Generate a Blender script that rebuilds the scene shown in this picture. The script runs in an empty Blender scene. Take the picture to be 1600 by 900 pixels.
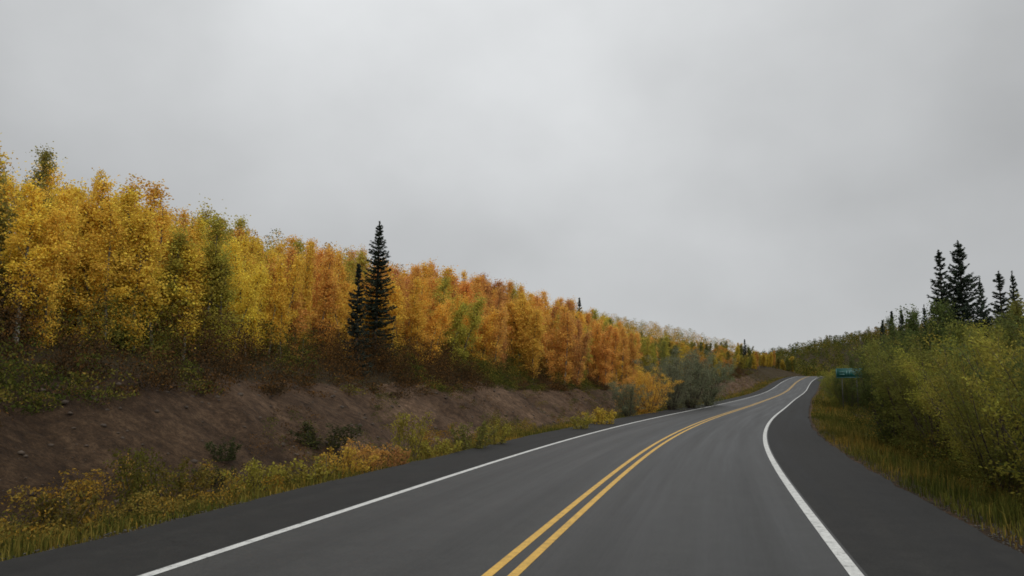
import bpy, math, random
import numpy as np

# ------------------------------------------------------------------ camera, sky, sun, exposure
scene = bpy.context.scene
COL = scene.collection
CAM_H, PITCH, FOCAL = 1.88, 0.130, 1300.0          # metres, radians, focal length in photo pixels (1600 wide)
cam_data = bpy.data.cameras.new('camera')
cam_data.sensor_width = 36.0
cam_data.lens = FOCAL / 1600 * 36.0
cam_data.clip_start = 0.1
cam_data.clip_end = 8000
cam = bpy.data.objects.new('camera', cam_data)
COL.objects.link(cam)
cam.location = (0, 0, CAM_H)
cam.rotation_euler = (math.pi / 2 + PITCH, 0, 0)
scene.camera = cam

SUN_EL, SUN_AZ = math.radians(42), math.radians(150)   # azimuth measured from +Y towards +X
world = bpy.data.worlds.new('World')
scene.world = world
world.use_nodes = True
wn, wl = world.node_tree.nodes, world.node_tree.links
wn.clear()


def wnode(t, **kw):
    n = wn.new(t)
    for k, v in kw.items():
        setattr(n, k, v)
    return n


def wmath(op, a, b=None, clamp=False):
    n = wnode('ShaderNodeMath', operation=op, use_clamp=clamp)
    for i, v in enumerate((a, b)):
        if v is None:
            continue
        if isinstance(v, (int, float)):
            n.inputs[i].default_value = v
        else:
            wl.new(v, n.inputs[i])
    return n.outputs[0]


tc = wnode('ShaderNodeTexCoord')
sep = wnode('ShaderNodeSeparateXYZ')
wl.new(tc.outputs['Generated'], sep.inputs[0])
up = wmath('MAXIMUM', sep.outputs[2], 0.0)
# an overcast dome: brighter towards the zenith (CIE overcast), with broad soft cloud masses all round
dome = wmath('ADD', wmath('MULTIPLY', wmath('MULTIPLY', up, up), 1.35), 0.97)
flat = wnode('ShaderNodeVectorMath', operation='MULTIPLY')
flat.inputs[1].default_value = (1, 1, 1.3)
wl.new(tc.outputs['Generated'], flat.inputs[0])
cl1 = wnode('ShaderNodeTexNoise', noise_dimensions='4D')
cl1.inputs['Scale'].default_value = 1.4
cl1.inputs['W'].default_value = 24.38
cl1.inputs['Detail'].default_value = 3
cl1.inputs['Roughness'].default_value = 0.45
cl1.inputs['Distortion'].default_value = 0.2
wl.new(flat.outputs[0], cl1.inputs['Vector'])
cl2 = wnode('ShaderNodeTexNoise', noise_dimensions='4D')
cl2.inputs['Scale'].default_value = 5.0
cl2.inputs['W'].default_value = 1.7
cl2.inputs['Detail'].default_value = 5
cl2.inputs['Roughness'].default_value = 0.5
wl.new(flat.outputs[0], cl2.inputs['Vector'])
m1 = wnode('ShaderNodeMapRange', interpolation_type='SMOOTHSTEP')
m1.inputs['From Min'].default_value = 0.33
m1.inputs['From Max'].default_value = 0.68
m1.inputs['To Min'].default_value = 0.78
m1.inputs['To Max'].default_value = 1.11
wl.new(cl1.outputs['Fac'], m1.inputs['Value'])
m2 = wnode('ShaderNodeMapRange')
m2.inputs['From Min'].default_value = 0.3
m2.inputs['From Max'].default_value = 0.7
m2.inputs['To Min'].default_value = 0.93
m2.inputs['To Max'].default_value = 1.07
wl.new(cl2.outputs['Fac'], m2.inputs['Value'])
lum = wmath('MULTIPLY', dome, wmath('MULTIPLY', m1.outputs[0], m2.outputs[0]))
cloud = wnode('ShaderNodeMix', data_type='RGBA', blend_type='MULTIPLY')
cloud.inputs['Factor'].default_value = 1
cloud.inputs['A'].default_value = (0.552, 0.564, 0.572, 1)
wl.new(lum, cloud.inputs['B'])
bg_cloud = wnode('ShaderNodeBackground')
wl.new(cloud.outputs['Result'], bg_cloud.inputs['Color'])
bg_cloud.inputs['Strength'].default_value = 1.0
sky = wnode('ShaderNodeTexSky', sky_type='NISHITA')
sky.sun_disc = False
sky.sun_elevation = SUN_EL
sky.sun_rotation = SUN_AZ
bg_sky = wnode('ShaderNodeBackground')
wl.new(sky.outputs[0], bg_sky.inputs['Color'])
bg_sky.inputs['Strength'].default_value = 0.06
wmix = wnode('ShaderNodeMixShader')
wmix.inputs[0].default_value = 0.97                  # closed cloud cover over a thin remainder of clear sky
wl.new(bg_sky.outputs[0], wmix.inputs[1])
wl.new(bg_cloud.outputs[0], wmix.inputs[2])
wo = wnode('ShaderNodeOutputWorld')
wl.new(wmix.outputs[0], wo.inputs['Surface'])

sun_d = bpy.data.lights.new('sun', 'SUN')
sun_d.energy = 1.4
sun_d.angle = math.radians(60)
sun_d.color = (1.0, 0.97, 0.93)
sun = bpy.data.objects.new('sun', sun_d)
COL.objects.link(sun)
sun.rotation_euler = (math.pi / 2 - SUN_EL, 0, math.pi - SUN_AZ)

scene.view_settings.view_transform = 'Standard'
scene.view_settings.look = 'None'
scene.view_settings.gamma = 1
scene.view_settings.exposure = 0
scene.view_settings.use_curve_mapping = False
scene.cycles.pixel_filter_type = 'BLACKMAN_HARRIS'
scene.cycles.filter_width = 1.7                       # a soft phone lens
scene.cycles.max_bounces = 8
scene.cycles.diffuse_bounces = 5
scene.cycles.glossy_bounces = 2
scene.cycles.transmission_bounces = 5
scene.cycles.caustics_reflective = False
scene.cycles.caustics_refractive = False

# ------------------------------------------------------------------ helpers
RNG = np.random.default_rng(7)
random.seed(7)


def hash2(ix, iy, seed=0):
    h = (ix.astype(np.int64) * 374761393 + iy.astype(np.int64) * 668265263 + seed * 1442695041) & 0x7fffffff
    h = ((h ^ (h >> 13)) * 1274126177) & 0x7fffffff
    return ((h ^ (h >> 16)) & 0xffff) / 65535.0


def vnoise(x, y, seed=0):
    x = np.asarray(x, float); y = np.asarray(y, float)
    ix, iy = np.floor(x), np.floor(y)
    fx, fy = x - ix, y - iy
    fx = fx * fx * (3 - 2 * fx); fy = fy * fy * (3 - 2 * fy)
    a, b = hash2(ix, iy, seed), hash2(ix + 1, iy, seed)
    c, d = hash2(ix, iy + 1, seed), hash2(ix + 1, iy + 1, seed)
    return (a * (1 - fx) + b * fx) * (1 - fy) + (c * (1 - fx) + d * fx) * fy


def fbm(x, y, seed=0, oct=4):
    t, a, f = 0, 0.5, 1.0
    for i in range(oct):
        t = t + a * (vnoise(np.asarray(x) * f, np.asarray(y) * f, seed + i) - 0.5) * 2
        a *= 0.5; f *= 2.03
    return t


def smooth(x, a, b):
    t = np.clip((np.asarray(x, float) - a) / (b - a), 0, 1)
    return t * t * (3 - 2 * t)


def make_mesh(name, verts, faces, mats, rnd=None, mat_index=None, shade=False):
    """faces: list of int arrays (M,3) or (M,4)."""
    me = bpy.data.meshes.new(name)
    verts = np.asarray(verts, np.float32)
    me.vertices.add(len(verts))
    me.vertices.foreach_set('co', verts.ravel())
    loops, tot = [], []
    for f in faces:
        f = np.asarray(f, np.int32)
        if len(f) == 0:
            continue
        loops.append(f.ravel()); tot.append(np.full(len(f), f.shape[1], np.int32))
    loops = np.concatenate(loops); tot = np.concatenate(tot)
    start = np.concatenate([[0], np.cumsum(tot)[:-1]]).astype(np.int32)
    me.loops.add(len(loops)); me.loops.foreach_set('vertex_index', loops)
    me.polygons.add(len(tot)); me.polygons.foreach_set('loop_start', start)
    me.polygons.foreach_set('loop_total', tot)
    if mat_index is not None:
        me.polygons.foreach_set('material_index', np.asarray(mat_index, np.int32))
    if shade:
        me.polygons.foreach_set('use_smooth', np.ones(len(tot), bool))
    for k, v in (rnd or {}).items():
        at = me.attributes.new(k, 'FLOAT', 'POINT')
        at.data.foreach_set('value', np.asarray(v, np.float32))
    for m in (mats if isinstance(mats, (list, tuple)) else [mats]):
        me.materials.append(m)
    me.update(); me.validate()
    return me


def link(name, me, parent=None, loc=None, **props):
    o = bpy.data.objects.new(name, me)
    COL.objects.link(o)
    if parent is not None:
        o.parent = parent
    if loc is not None:
        o.location = loc
    for k, v in props.items():
        o[k] = v
    return o


# ------------------------------------------------------------------ the line of the road
KS = np.array([-10, 15, 30, 45, 60, 80, 100, 125, 150, 180, 220, 300.])
KAP = np.array([-2.591, 1.23, 3.546, 2.125, 0.894, -0.293, 0.168, 0.647, 0.338, -0.568, 1.257, 7.361]) / 1000
GRD = np.array([0.312, 0.921, 1.08, 1.303, 1.181, 1.28, 1.472, 1.849, 2.751, 4.161, 6.036, 7.721]) / 100
DS = 0.5
S = np.arange(-60, 335, DS)
kap = np.where(S < -10, 0, np.interp(S, KS, KAP))
grd = np.where(S < -10, 0.002, np.interp(S, KS, GRD)) * (1 - smooth(S, 252, 274))
i0 = int(60 / DS)
HD = np.cumsum(kap) * DS; HD += 0.237 - HD[i0]
CXs = np.cumsum(np.sin(HD)) * DS; CXs += -2.230 - CXs[i0]
CYs = np.cumsum(np.cos(HD)) * DS; CYs -= CYs[i0]
CZs = np.cumsum(grd) * DS; CZs -= CZs[i0]


def sd_to_xyz(s, d, dz=0.0):
    """point at distance s along the road and d to the right of its centre line"""
    s = np.asarray(s, float); d = np.asarray(d, float)
    x, y, z, h = (np.interp(s, S, a) for a in (CXs, CYs, CZs, HD))
    return x + d * np.cos(h), y - d * np.sin(h), z + dz


def xy_to_sd(x, y):
    x = np.asarray(x, float).ravel(); y = np.asarray(y, float).ravel()
    si = np.empty(len(x)); di = np.empty(len(x))
    st = 2
    cx, cy, h, ss = CXs[::st], CYs[::st], HD[::st], S[::st]
    for a in range(0, len(x), 20000):
        xx, yy = x[a:a + 20000, None], y[a:a + 20000, None]
        d2 = (xx - cx) ** 2 + (yy - cy) ** 2
        j = d2.argmin(1)
        dx, dy = xx[:, 0] - cx[j], yy[:, 0] - cy[j]
        al = dx * np.sin(h[j]) + dy * np.cos(h[j])
        lat = dx * np.cos(h[j]) - dy * np.sin(h[j])
        far = np.sqrt(d2[np.arange(len(j)), j])
        inner = (j > 0) & (j < len(cx) - 1)
        si[a:a + 20000] = ss[j] + np.where(inner, al, np.clip(al, -1, 1))
        di[a:a + 20000] = np.where(inner, lat, np.sign(lat) * far)
    return si, di


LD = np.array([0, 5.5, 6.1, 7.4, 8.7, 9.4, 12.0, 13.2, 14.6, 20, 40, 80, 150, 400, 6000.])
LZ = np.array([-.07, -.07, -.12, -.42, -.42, -.15, 1.55, 2.05, 2.5, 3.9, 8.6, 15, 19, 22, 22.])
RD = np.array([0, 5.5, 6.2, 8, 12, 20, 40, 80, 200, 6000.])
RZ = np.array([-.07, -.07, -.14, -.55, -.8, -1.0, -1.6, -2.5, -3, -3.])


def ground_z(x, y):
    x = np.asarray(x, float); sh = x.shape
    xr, yr = x.ravel(), np.asarray(y, float).ravel()
    s, d = xy_to_sd(xr, yr)
    z0 = np.interp(s, S, CZs)
    # the foot of the cut wanders and gullies run down it
    wob = 0.55 * fbm(s / 9.0, s * 0 + 3.3, 11, 3) + 0.25 * fbm(s / 2.1, d / 5.0, 15, 2)
    dl = np.abs(d) + wob * smooth(-d, 8.0, 10.5)
    hl = np.interp(dl, LD, LZ)
    rise = 1 + 0.38 * smooth(s, 22, 80)
    hl = np.where(dl > 13.2, 2.05 + (hl - 2.05) * rise, hl)
    rill = fbm(s / 1.9 + 0.35 * d, d / 7.0, 27, 3)
    hl = hl + smooth(-d, 8.7, 10.5) * (0.20 * fbm(xr / 1.9, yr / 1.9, 21, 4) + 0.42 * rill * (1 - smooth(-d, 13.5, 17)))
    hl = hl + smooth(-d, 20, 60) * 1.2 * fbm(xr / 26, yr / 26, 25, 3)
    hr = np.interp(np.abs(d), RD, RZ) + smooth(d, 6.5, 9) * 0.18 * fbm(xr / 2.6, yr / 2.6, 31, 3)
    z = z0 + np.where(d < 0, hl, hr)
    # the wooded hill that closes the view beyond the bend
    along = (xr - 40) / np.maximum(yr, 60)
    crest = 17 + 20 * smooth(along, 0.12, 0.44) + 2.0 * fbm(xr / 60, yr / 60, 41, 3)
    hill = crest * smooth(yr, 285 + 0.12 * np.abs(xr - 110), 430) * smooth(xr, -160, 40) * (1 - smooth(yr, 900, 2200))
    w = smooth(yr, 270, 330)
    z = np.where(yr > 265, np.maximum(z * (1 - 0.6 * w), hill + 0.4 * z * (1 - w)), z)
    away = np.hypot(xr, yr)
    z = z * (1 - smooth(away, 1200, 2600))
    return z.reshape(sh)


def gz(x, y):
    return float(ground_z(np.array([x]), np.array([y]))[0])


def at(px, depth):
    """plan position that lies `depth` metres ahead on the bearing of photo column px"""
    return (px - 800) / FOCAL * depth * 1.0097, depth


# ------------------------------------------------------------------ materials
def new_mat(name):
    m = bpy.data.materials.new(name); m.use_nodes = True
    nt = m.node_tree; nt.nodes.clear()
    out = nt.nodes.new('ShaderNodeOutputMaterial')
    return m, nt.nodes, nt.links, out


def ramp(nodes, stops):
    r = nodes.new('ShaderNodeValToRGB')
    el = r.color_ramp.elements
    while len(el) < len(stops):
        el.new(0.5)
    for e, (p, c) in zip(el, stops):
        e.position = p; e.color = (*c, 1) if len(c) == 3 else c
    return r


def noise(nodes, links, scale, detail=4, rough=0.55, vec=None, dist=0.0):
    n = nodes.new('ShaderNodeTexNoise')
    n.inputs['Scale'].default_value = scale; n.inputs['Detail'].default_value = detail
    n.inputs['Roughness'].default_value = rough; n.inputs['Distortion'].default_value = dist
    if vec is not None:
        links.new(vec, n.inputs['Vector'])
    return n


def mixc(nodes, links, fac, a, b, mode='MIX'):
    m = nodes.new('ShaderNodeMix'); m.data_type = 'RGBA'; m.blend_type = mode
    for sock, v in (('Factor', fac), ('A', a), ('B', b)):
        if isinstance(v, (int, float)):
            m.inputs[sock].default_value = v
        elif isinstance(v, tuple):
            m.inputs[sock].default_value = (*v, 1)
        else:
            links.new(v, m.inputs[sock])
    return m.outputs['Result']


def leaf_material(name, transl=0.35, spread=0.5, tint=None):
    """leaf colour is the tree's own colour (object colour) varied from leaf to leaf"""
    m, n, l, out = new_mat(name)
    oi = n.new('ShaderNodeObjectInfo')
    at_ = n.new('ShaderNodeAttribute'); at_.attribute_name = 'rnd'
    hs = n.new('ShaderNodeHueSaturation')
    hue = n.new('ShaderNodeMapRange'); hue.inputs['To Min'].default_value = 0.5 - 0.028 * spread / 0.5; hue.inputs['To Max'].default_value = 0.5 + 0.034 * spread / 0.5
    val = n.new('ShaderNodeMapRange'); val.inputs['To Min'].default_value = 1 - spread; val.inputs['To Max'].default_value = 1 + spread * 0.6
    at2 = n.new('ShaderNodeAttribute'); at2.attribute_name = 'rnd2'
    l.new(at_.outputs['Fac'], hue.inputs['Value']); l.new(at2.outputs['Fac'], val.inputs['Value'])
    l.new(hue.outputs[0], hs.inputs['Hue']); l.new(val.outputs[0], hs.inputs['Value'])
    hs.inputs['Saturation'].default_value = 0.93
    l.new(oi.outputs['Color'], hs.inputs['Color'])
    df = n.new('ShaderNodeBsdfDiffuse'); tr = n.new('ShaderNodeBsdfTranslucent'); mx = n.new('ShaderNodeMixShader')
    mx.inputs[0].default_value = transl
    l.new(hs.outputs[0], df.inputs['Color']); l.new(hs.outputs[0], tr.inputs['Color'])
    l.new(df.outputs[0], mx.inputs[1]); l.new(tr.outputs[0], mx.inputs[2])
    l.new(mx.outputs[0], out.inputs['Surface'])
    return m


def bark_material(name, c1, c2, scale=9):
    m, n, l, out = new_mat(name)
    tcn = n.new('ShaderNodeTexCoord')
    nz = noise(n, l, scale, 5, 0.65, tcn.outputs['Object'])
    r = ramp(n, [(0.38, c1), (0.62, c2)])
    l.new(nz.outputs['Fac'], r.inputs[0])
    b = n.new('ShaderNodeBsdfPrincipled'); b.inputs['Roughness'].default_value = 0.85
    l.new(r.outputs[0], b.inputs['Base Color']); l.new(b.outputs[0], out.inputs['Surface'])
    return m


M_LEAF = leaf_material('leaf', 0.38, 0.36)
M_NEEDLE = leaf_material('needle', 0.12, 0.45)
M_GRASSB = leaf_material('grass_blade', 0.25, 0.5)
M_ASPEN = bark_material('aspen_bark', (0.06, 0.050, 0.034), (0.17, 0.155, 0.12), 7)
M_TWIG = bark_material('twig_bark', (0.035, 0.025, 0.018), (0.10, 0.07, 0.05), 14)
M_SPRUCE_BARK = bark_material('spruce_bark', (0.03, 0.024, 0.02), (0.08, 0.062, 0.05), 12)


def blade_material(name='ground_cover', gain=1.0):
    """stuff vegetation: colour from the per-leaf hue attribute (0 green, .5 straw, 1 orange-brown)"""
    m, n, l, out = new_mat(name)
    a = n.new('ShaderNodeAttribute'); a.attribute_name = 'hue'
    b = n.new('ShaderNodeAttribute'); b.attribute_name = 'rnd2'
    r = ramp(n, [(0.0, (0.045, 0.058, 0.014)), (0.22, (0.095, 0.098, 0.02)), (0.45, (0.21, 0.15, 0.035)), (0.62, (0.32, 0.18, 0.025)), (0.8, (0.15, 0.072, 0.022)), (1.0, (0.046, 0.034, 0.019))])
    l.new(a.outputs['Fac'], r.inputs[0])
    mr = n.new('ShaderNodeMapRange'); mr.inputs['To Min'].default_value = 0.55 * gain; mr.inputs['To Max'].default_value = 1.3 * gain
    l.new(b.outputs['Fac'], mr.inputs['Value'])
    c = mixc(n, l, 1.0, r.outputs[0], mr.outputs[0], 'MULTIPLY')
    df = n.new('ShaderNodeBsdfDiffuse'); tr = n.new('ShaderNodeBsdfTranslucent'); mx = n.new('ShaderNodeMixShader')
    mx.inputs[0].default_value = 0.28
    l.new(c, df.inputs['Color']); l.new(c, tr.inputs['Color'])
    l.new(df.outputs[0], mx.inputs[1]); l.new(tr.outputs[0], mx.inputs[2]); l.new(mx.outputs[0], out.inputs['Surface'])
    return m


M_COVER = blade_material()
M_WOOD = blade_material('autumn_wood_leaves', 2.0)


def ground_material():
    m, n, l, out = new_mat('earth')
    geo = n.new('ShaderNodeNewGeometry')
    pos = geo.outputs['Position']
    so = n.new('ShaderNodeAttribute'); so.attribute_name = 'soil'
    n1 = noise(n, l, 0.35, 5, 0.6, pos); n2 = noise(n, l, 3.2, 6, 0.68, pos); n3 = noise(n, l, 15, 6, 0.75, pos)
    soil = ramp(n, [(0.25, (0.016, 0.0100, 0.0055)), (0.5, (0.046, 0.0285, 0.0150)), (0.75, (0.090, 0.0590, 0.0330))])
    l.new(n2.outputs['Fac'], soil.inputs[0])
    stain = ramp(n, [(0.36, (0.55, 0.50, 0.46)), (0.60, (1.15, 1.10, 1.07))])
    l.new(n1.outputs['Fac'], stain.inputs[0])
    soilc = mixc(n, l, 1.0, soil.outputs[0], stain.outputs[0], 'MULTIPLY')
    grit = ramp(n, [(0.36, (0.50, 0.50, 0.50)), (0.64, (1.45, 1.42, 1.4))])
    l.new(n3.outputs['Fac'], grit.inputs[0])
    soilc = mixc(n, l, 0.8, soilc, grit.outputs[0], 'MULTIPLY')
    pale = n.new('ShaderNodeAttribute'); pale.attribute_name = 'pale_skylit'
    soilc = mixc(n, l, pale.outputs['Fac'], soilc, mixc(n, l, 1.0, soilc, (1.85, 1.92, 2.2), 'MULTIPLY'))  # lightens and greys the soil; stands partly for brighter skylight on the bank
    lit = ramp(n, [(0.25, (0.018, 0.013, 0.008)), (0.5, (0.038, 0.026, 0.012)), (0.68, (0.045, 0.038, 0.013)), (0.85, (0.10, 0.06, 0.018))])
    l.new(n2.outputs['Fac'], lit.inputs[0])
    fac = n.new('ShaderNodeMath'); fac.operation = 'ADD'; fac.use_clamp = True
    wig = n.new('ShaderNodeMapRange'); wig.inputs['From Min'].default_value = 0.3; wig.inputs['From Max'].default_value = 0.7
    wig.inputs['To Min'].default_value = -0.45; wig.inputs['To Max'].default_value = 0.45
    l.new(n2.outputs['Fac'], wig.inputs['Value'])
    l.new(so.outputs['Fac'], fac.inputs[0]); l.new(wig.outputs[0], fac.inputs[1])
    st = n.new('ShaderNodeMapRange'); st.interpolation_type = 'SMOOTHSTEP'; st.inputs['From Min'].default_value = 0.35; st.inputs['From Max'].default_value = 0.65
    l.new(fac.outputs[0], st.inputs['Value'])
    col = mixc(n, l, st.outputs[0], lit.outputs[0], soilc)
    b = n.new('ShaderNodeBsdfPrincipled'); b.inputs['Roughness'].default_value = 0.95
    b.inputs['Specular IOR Level'].default_value = 0.15
    l.new(col, b.inputs['Base Color'])
    bp = n.new('ShaderNodeBump'); bp.inputs['Strength'].default_value = 0.9; bp.inputs['Distance'].default_value = 0.12
    l.new(n2.outputs['Fac'], bp.inputs['Height'])
    bp2 = n.new('ShaderNodeBump'); bp2.inputs['Strength'].default_value = 1.0; bp2.inputs['Distance'].default_value = 0.05
    l.new(n3.outputs['Fac'], bp2.inputs['Height']); l.new(bp.outputs[0], bp2.inputs['Normal'])
    l.new(bp2.outputs[0], b.inputs['Normal'])
    l.new(b.outputs[0], out.inputs['Surface'])
    return m


def asphalt_material(name, dark, light, rough, tracks=True):
    m, n, l, out = new_mat(name)
    ad = n.new('ShaderNodeAttribute'); ad.attribute_name = 'd'
    as_ = n.new('ShaderNodeAttribute'); as_.attribute_name = 's'
    cv = n.new('ShaderNodeCombineXYZ')
    l.new(ad.outputs['Fac'], cv.inputs[0]); l.new(as_.outputs['Fac'], cv.inputs[1])
    geo = n.new('ShaderNodeNewGeometry')
    fine = noise(n, l, 38, 4, 0.85, geo.outputs['Position'])
    mid = noise(n, l, 2.2, 8, 0.72, geo.outputs['Position'])
    mp = n.new('ShaderNodeMapping'); mp.inputs['Scale'].default_value = (1.9, 0.045, 1)
    l.new(cv.outputs[0], mp.inputs['Vector'])
    streak = noise(n, l, 1.0, 5, 0.6, mp.outputs[0])
    base = ramp(n, [(0.3, dark), (0.7, light)])
    l.new(fine.outputs['Fac'], base.inputs[0])
    sm = ramp(n, [(0.36, (0.58, 0.58, 0.58)), (0.64, (1.32, 1.32, 1.31))])
    l.new(streak.outputs['Fac'], sm.inputs[0])
    c = mixc(n, l, 0.85, base.outputs[0], sm.outputs[0], 'MULTIPLY')
    mm = ramp(n, [(0.36, (0.78, 0.78, 0.78)), (0.64, (1.15, 1.15, 1.14))])
    l.new(mid.outputs['Fac'], mm.inputs[0])
    c = mixc(n, l, 0.9, c, mm.outputs[0], 'MULTIPLY')
    if tracks:                                        # tyre-polished wheel paths about 0.9 m each side of the lane middle
        ab = n.new('ShaderNodeMath'); ab.operation = 'ABSOLUTE'; l.new(ad.outputs['Fac'], ab.inputs[0])
        s1 = n.new('ShaderNodeMath'); s1.operation = 'SUBTRACT'; l.new(ab.outputs[0], s1.inputs[0]); s1.inputs[1].default_value = 1.75
        a1 = n.new('ShaderNodeMath'); a1.operation = 'ABSOLUTE'; l.new(s1.outputs[0], a1.inputs[0])
        s2 = n.new('ShaderNodeMath'); s2.operation = 'SUBTRACT'; l.new(a1.outputs[0], s2.inputs[0]); s2.inputs[1].default_value = 0.9
        a2 = n.new('ShaderNodeMath'); a2.operation = 'ABSOLUTE'; l.new(s2.outputs[0], a2.inputs[0])
        tr = n.new('ShaderNodeMapRange'); tr.interpolation_type = 'SMOOTHSTEP'
        tr.inputs['From Min'].default_value = 0.05; tr.inputs['From Max'].default_value = 0.55
        tr.inputs['To Min'].default_value = 0.84; tr.inputs['To Max'].default_value = 1.14
        l.new(a2.outputs[0], tr.inputs['Value'])
        c = mixc(n, l, 1.0, c, tr.outputs[0], 'MULTIPLY')
    vo = n.new('ShaderNodeTexVoronoi'); vo.feature = 'DISTANCE_TO_EDGE'; vo.inputs['Scale'].default_value = 0.42
    wv = noise(n, l, 1.1, 4, 0.6, geo.outputs['Position'])
    ofs = n.new('ShaderNodeVectorMath'); ofs.operation = 'MULTIPLY_ADD'; ofs.inputs[1].default_value = (1.3, 1.3, 1.3)
    l.new(wv.outputs['Color'], ofs.inputs[0]); l.new(geo.outputs['Position'], ofs.inputs[2]); l.new(ofs.outputs[0], vo.inputs['Vector'])
    ck = n.new('ShaderNodeMapRange'); ck.inputs['From Min'].default_value = 0.003; ck.inputs['From Max'].default_value = 0.009
    ck.inputs['To Min'].default_value = 0.55; ck.inputs['To Max'].default_value = 1.0
    l.new(vo.outputs['Distance'], ck.inputs['Value'])
    msk = n.new('ShaderNodeMapRange'); msk.inputs['From Min'].default_value = 0.5; msk.inputs['From Max'].default_value = 0.6
    wide_ = noise(n, l, 0.22, 3, 0.5, geo.outputs['Position']); l.new(wide_.outputs['Fac'], msk.inputs['Value'])
    c = mixc(n, l, msk.outputs[0], c, mixc(n, l, 1.0, c, ck.outputs[0], 'MULTIPLY'))
    b = n.new('ShaderNodeBsdfPrincipled')
    l.new(c, b.inputs['Base Color'])
    rr = n.new('ShaderNodeMapRange'); rr.inputs['To Min'].default_value = rough - 0.22; rr.inputs['To Max'].default_value = rough + 0.22
    l.new(streak.outputs['Fac'], rr.inputs['Value']); l.new(rr.outputs[0], b.inputs['Roughness'])
    b.inputs['Specular IOR Level'].default_value = 0.31 if tracks else 0.22
    bp = n.new('ShaderNodeBump'); bp.inputs['Strength'].default_value = 0.5; bp.inputs['Distance'].default_value = 0.006
    l.new(fine.outputs['Fac'], bp.inputs['Height']); l.new(bp.outputs[0], b.inputs['Normal'])
    l.new(b.outputs[0], out.inputs['Surface'])
    return m


def paint_material(name, c, worn):
    m, n, l, out = new_mat(name)
    geo = n.new('ShaderNodeNewGeometry')
    f = noise(n, l, 7, 6, 0.75, geo.outputs['Position']); g = noise(n, l, 55, 3, 0.7, geo.outputs['Position'])
    r = ramp(n, [(0.33, worn), (0.43, tuple(x * 0.78 for x in c)), (0.6, c)])
    l.new(f.outputs['Fac'], r.inputs[0])
    r2 = ramp(n, [(0.34, (0.50, 0.50, 0.50)), (0.42, (0.92, 0.92, 0.92)), (0.6, (1.06, 1.06, 1.06))])
    l.new(g.outputs['Fac'], r2.inputs[0])
    col = mixc(n, l, 1.0, r.outputs[0], r2.outputs[0], 'MULTIPLY')
    b = n.new('ShaderNodeBsdfPrincipled'); b.inputs['Roughness'].default_value = 0.65
    l.new(col, b.inputs['Base Color']); l.new(b.outputs[0], out.inputs['Surface'])
    return m


M_GROUND = ground_material()
M_LANE = asphalt_material('lane_asphalt', (0.002, 0.0019, 0.0018), (0.036, 0.0354, 0.0328), 0.55)
M_SHOULDER = asphalt_material('shoulder_asphalt', (0.004, 0.0038, 0.0034), (0.028, 0.0266, 0.0242), 0.82, False)
M_WHITE = paint_material('white_road_paint', (0.56, 0.56, 0.53), (0.16, 0.16, 0.15))
M_YELLOW = paint_material('yellow_road_paint', (0.58, 0.34, 0.05), (0.24, 0.16, 0.05))

# ------------------------------------------------------------------ ground, road


def axis(a, b, step, far, n=26):
    core = np.arange(a, b + step / 2, step)
    g = np.geomspace(step, far, n)
    return np.concatenate([a - g[::-1], core, b + g])


gx = axis(-34, 112, 0.42, 2600); gy = axis(-12, 300, 0.62, 2600)
GX, GY = np.meshgrid(gx, gy)
GZ = ground_z(GX, GY)
ss, dd = xy_to_sd(GX, GY)
soil = smooth(-dd, 8.6, 9.6) * (1 - smooth(-dd + 0.9 * fbm(ss / 6, dd / 3, 51, 3), 12.6, 14.0))
soil *= 1 - 0.55 * smooth(ss, 58, 75) * (1 - smooth(ss, 125, 145))
soil *= 1 - smooth(ss, 205, 245)
edge = np.clip(1 - np.abs(np.abs(dd) - 5.9) / 0.5, 0, 1)          # gravelly strip where the tar ends
soil = np.maximum(soil, edge * 0.8)
nx, ny = len(gx), len(gy)
idx = np.arange(nx * ny).reshape(ny, nx)
quads = np.stack([idx[:-1, :-1], idx[:-1, 1:], idx[1:, 1:], idx[1:, :-1]], -1).reshape(-1, 4)
pale_skylit = smooth(ss + 6 * fbm(ss / 8, dd / 4, 55, 2), 11, 34)  # paler soil further along, partly skylight worked into the colour
me = make_mesh('ground', np.stack([GX, GY, GZ], -1).reshape(-1, 3), [quads], M_GROUND, {'soil': soil, 'pale_skylit': pale_skylit}, shade=True)
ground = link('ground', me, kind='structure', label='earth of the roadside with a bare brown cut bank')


def strip(name, d0, d1, dz, mat, parent=None, s0=-14, s1=328, nd=1, wobble=0.0, **props):
    s = S[(S >= s0) & (S <= s1)]
    ds_ = np.linspace(d0, d1, nd + 1)
    V, dv, sv = [], [], []
    for k, d in enumerate(ds_):
        w = 0
        if wobble and abs(abs(d) - 5.6) < 0.2:
            w = wobble * (fbm(s / 0.9, s * 0 + d, 61, 3) + 0.8 * fbm(s / 4.0, s * 0 + d, 66, 2))
        x, y, z = sd_to_xyz(s, d + w, dz)
        V.append(np.stack([x, y, z], -1)); dv.append(np.full(len(s), d)); sv.append(s)
    V = np.stack(V, 1).reshape(-1, 3)
    i = np.arange(len(s) * (nd + 1)).reshape(len(s), nd + 1)
    f = np.stack([i[:-1, :-1], i[:-1, 1:], i[1:, 1:], i[1:, :-1]], -1).reshape(-1, 4)
    me = make_mesh(name, V, [f], mat, {'d': np.stack(dv, 1).ravel(), 's': np.stack(sv, 1).ravel()}, shade=True)
    return link(name, me, parent, **props)


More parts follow.
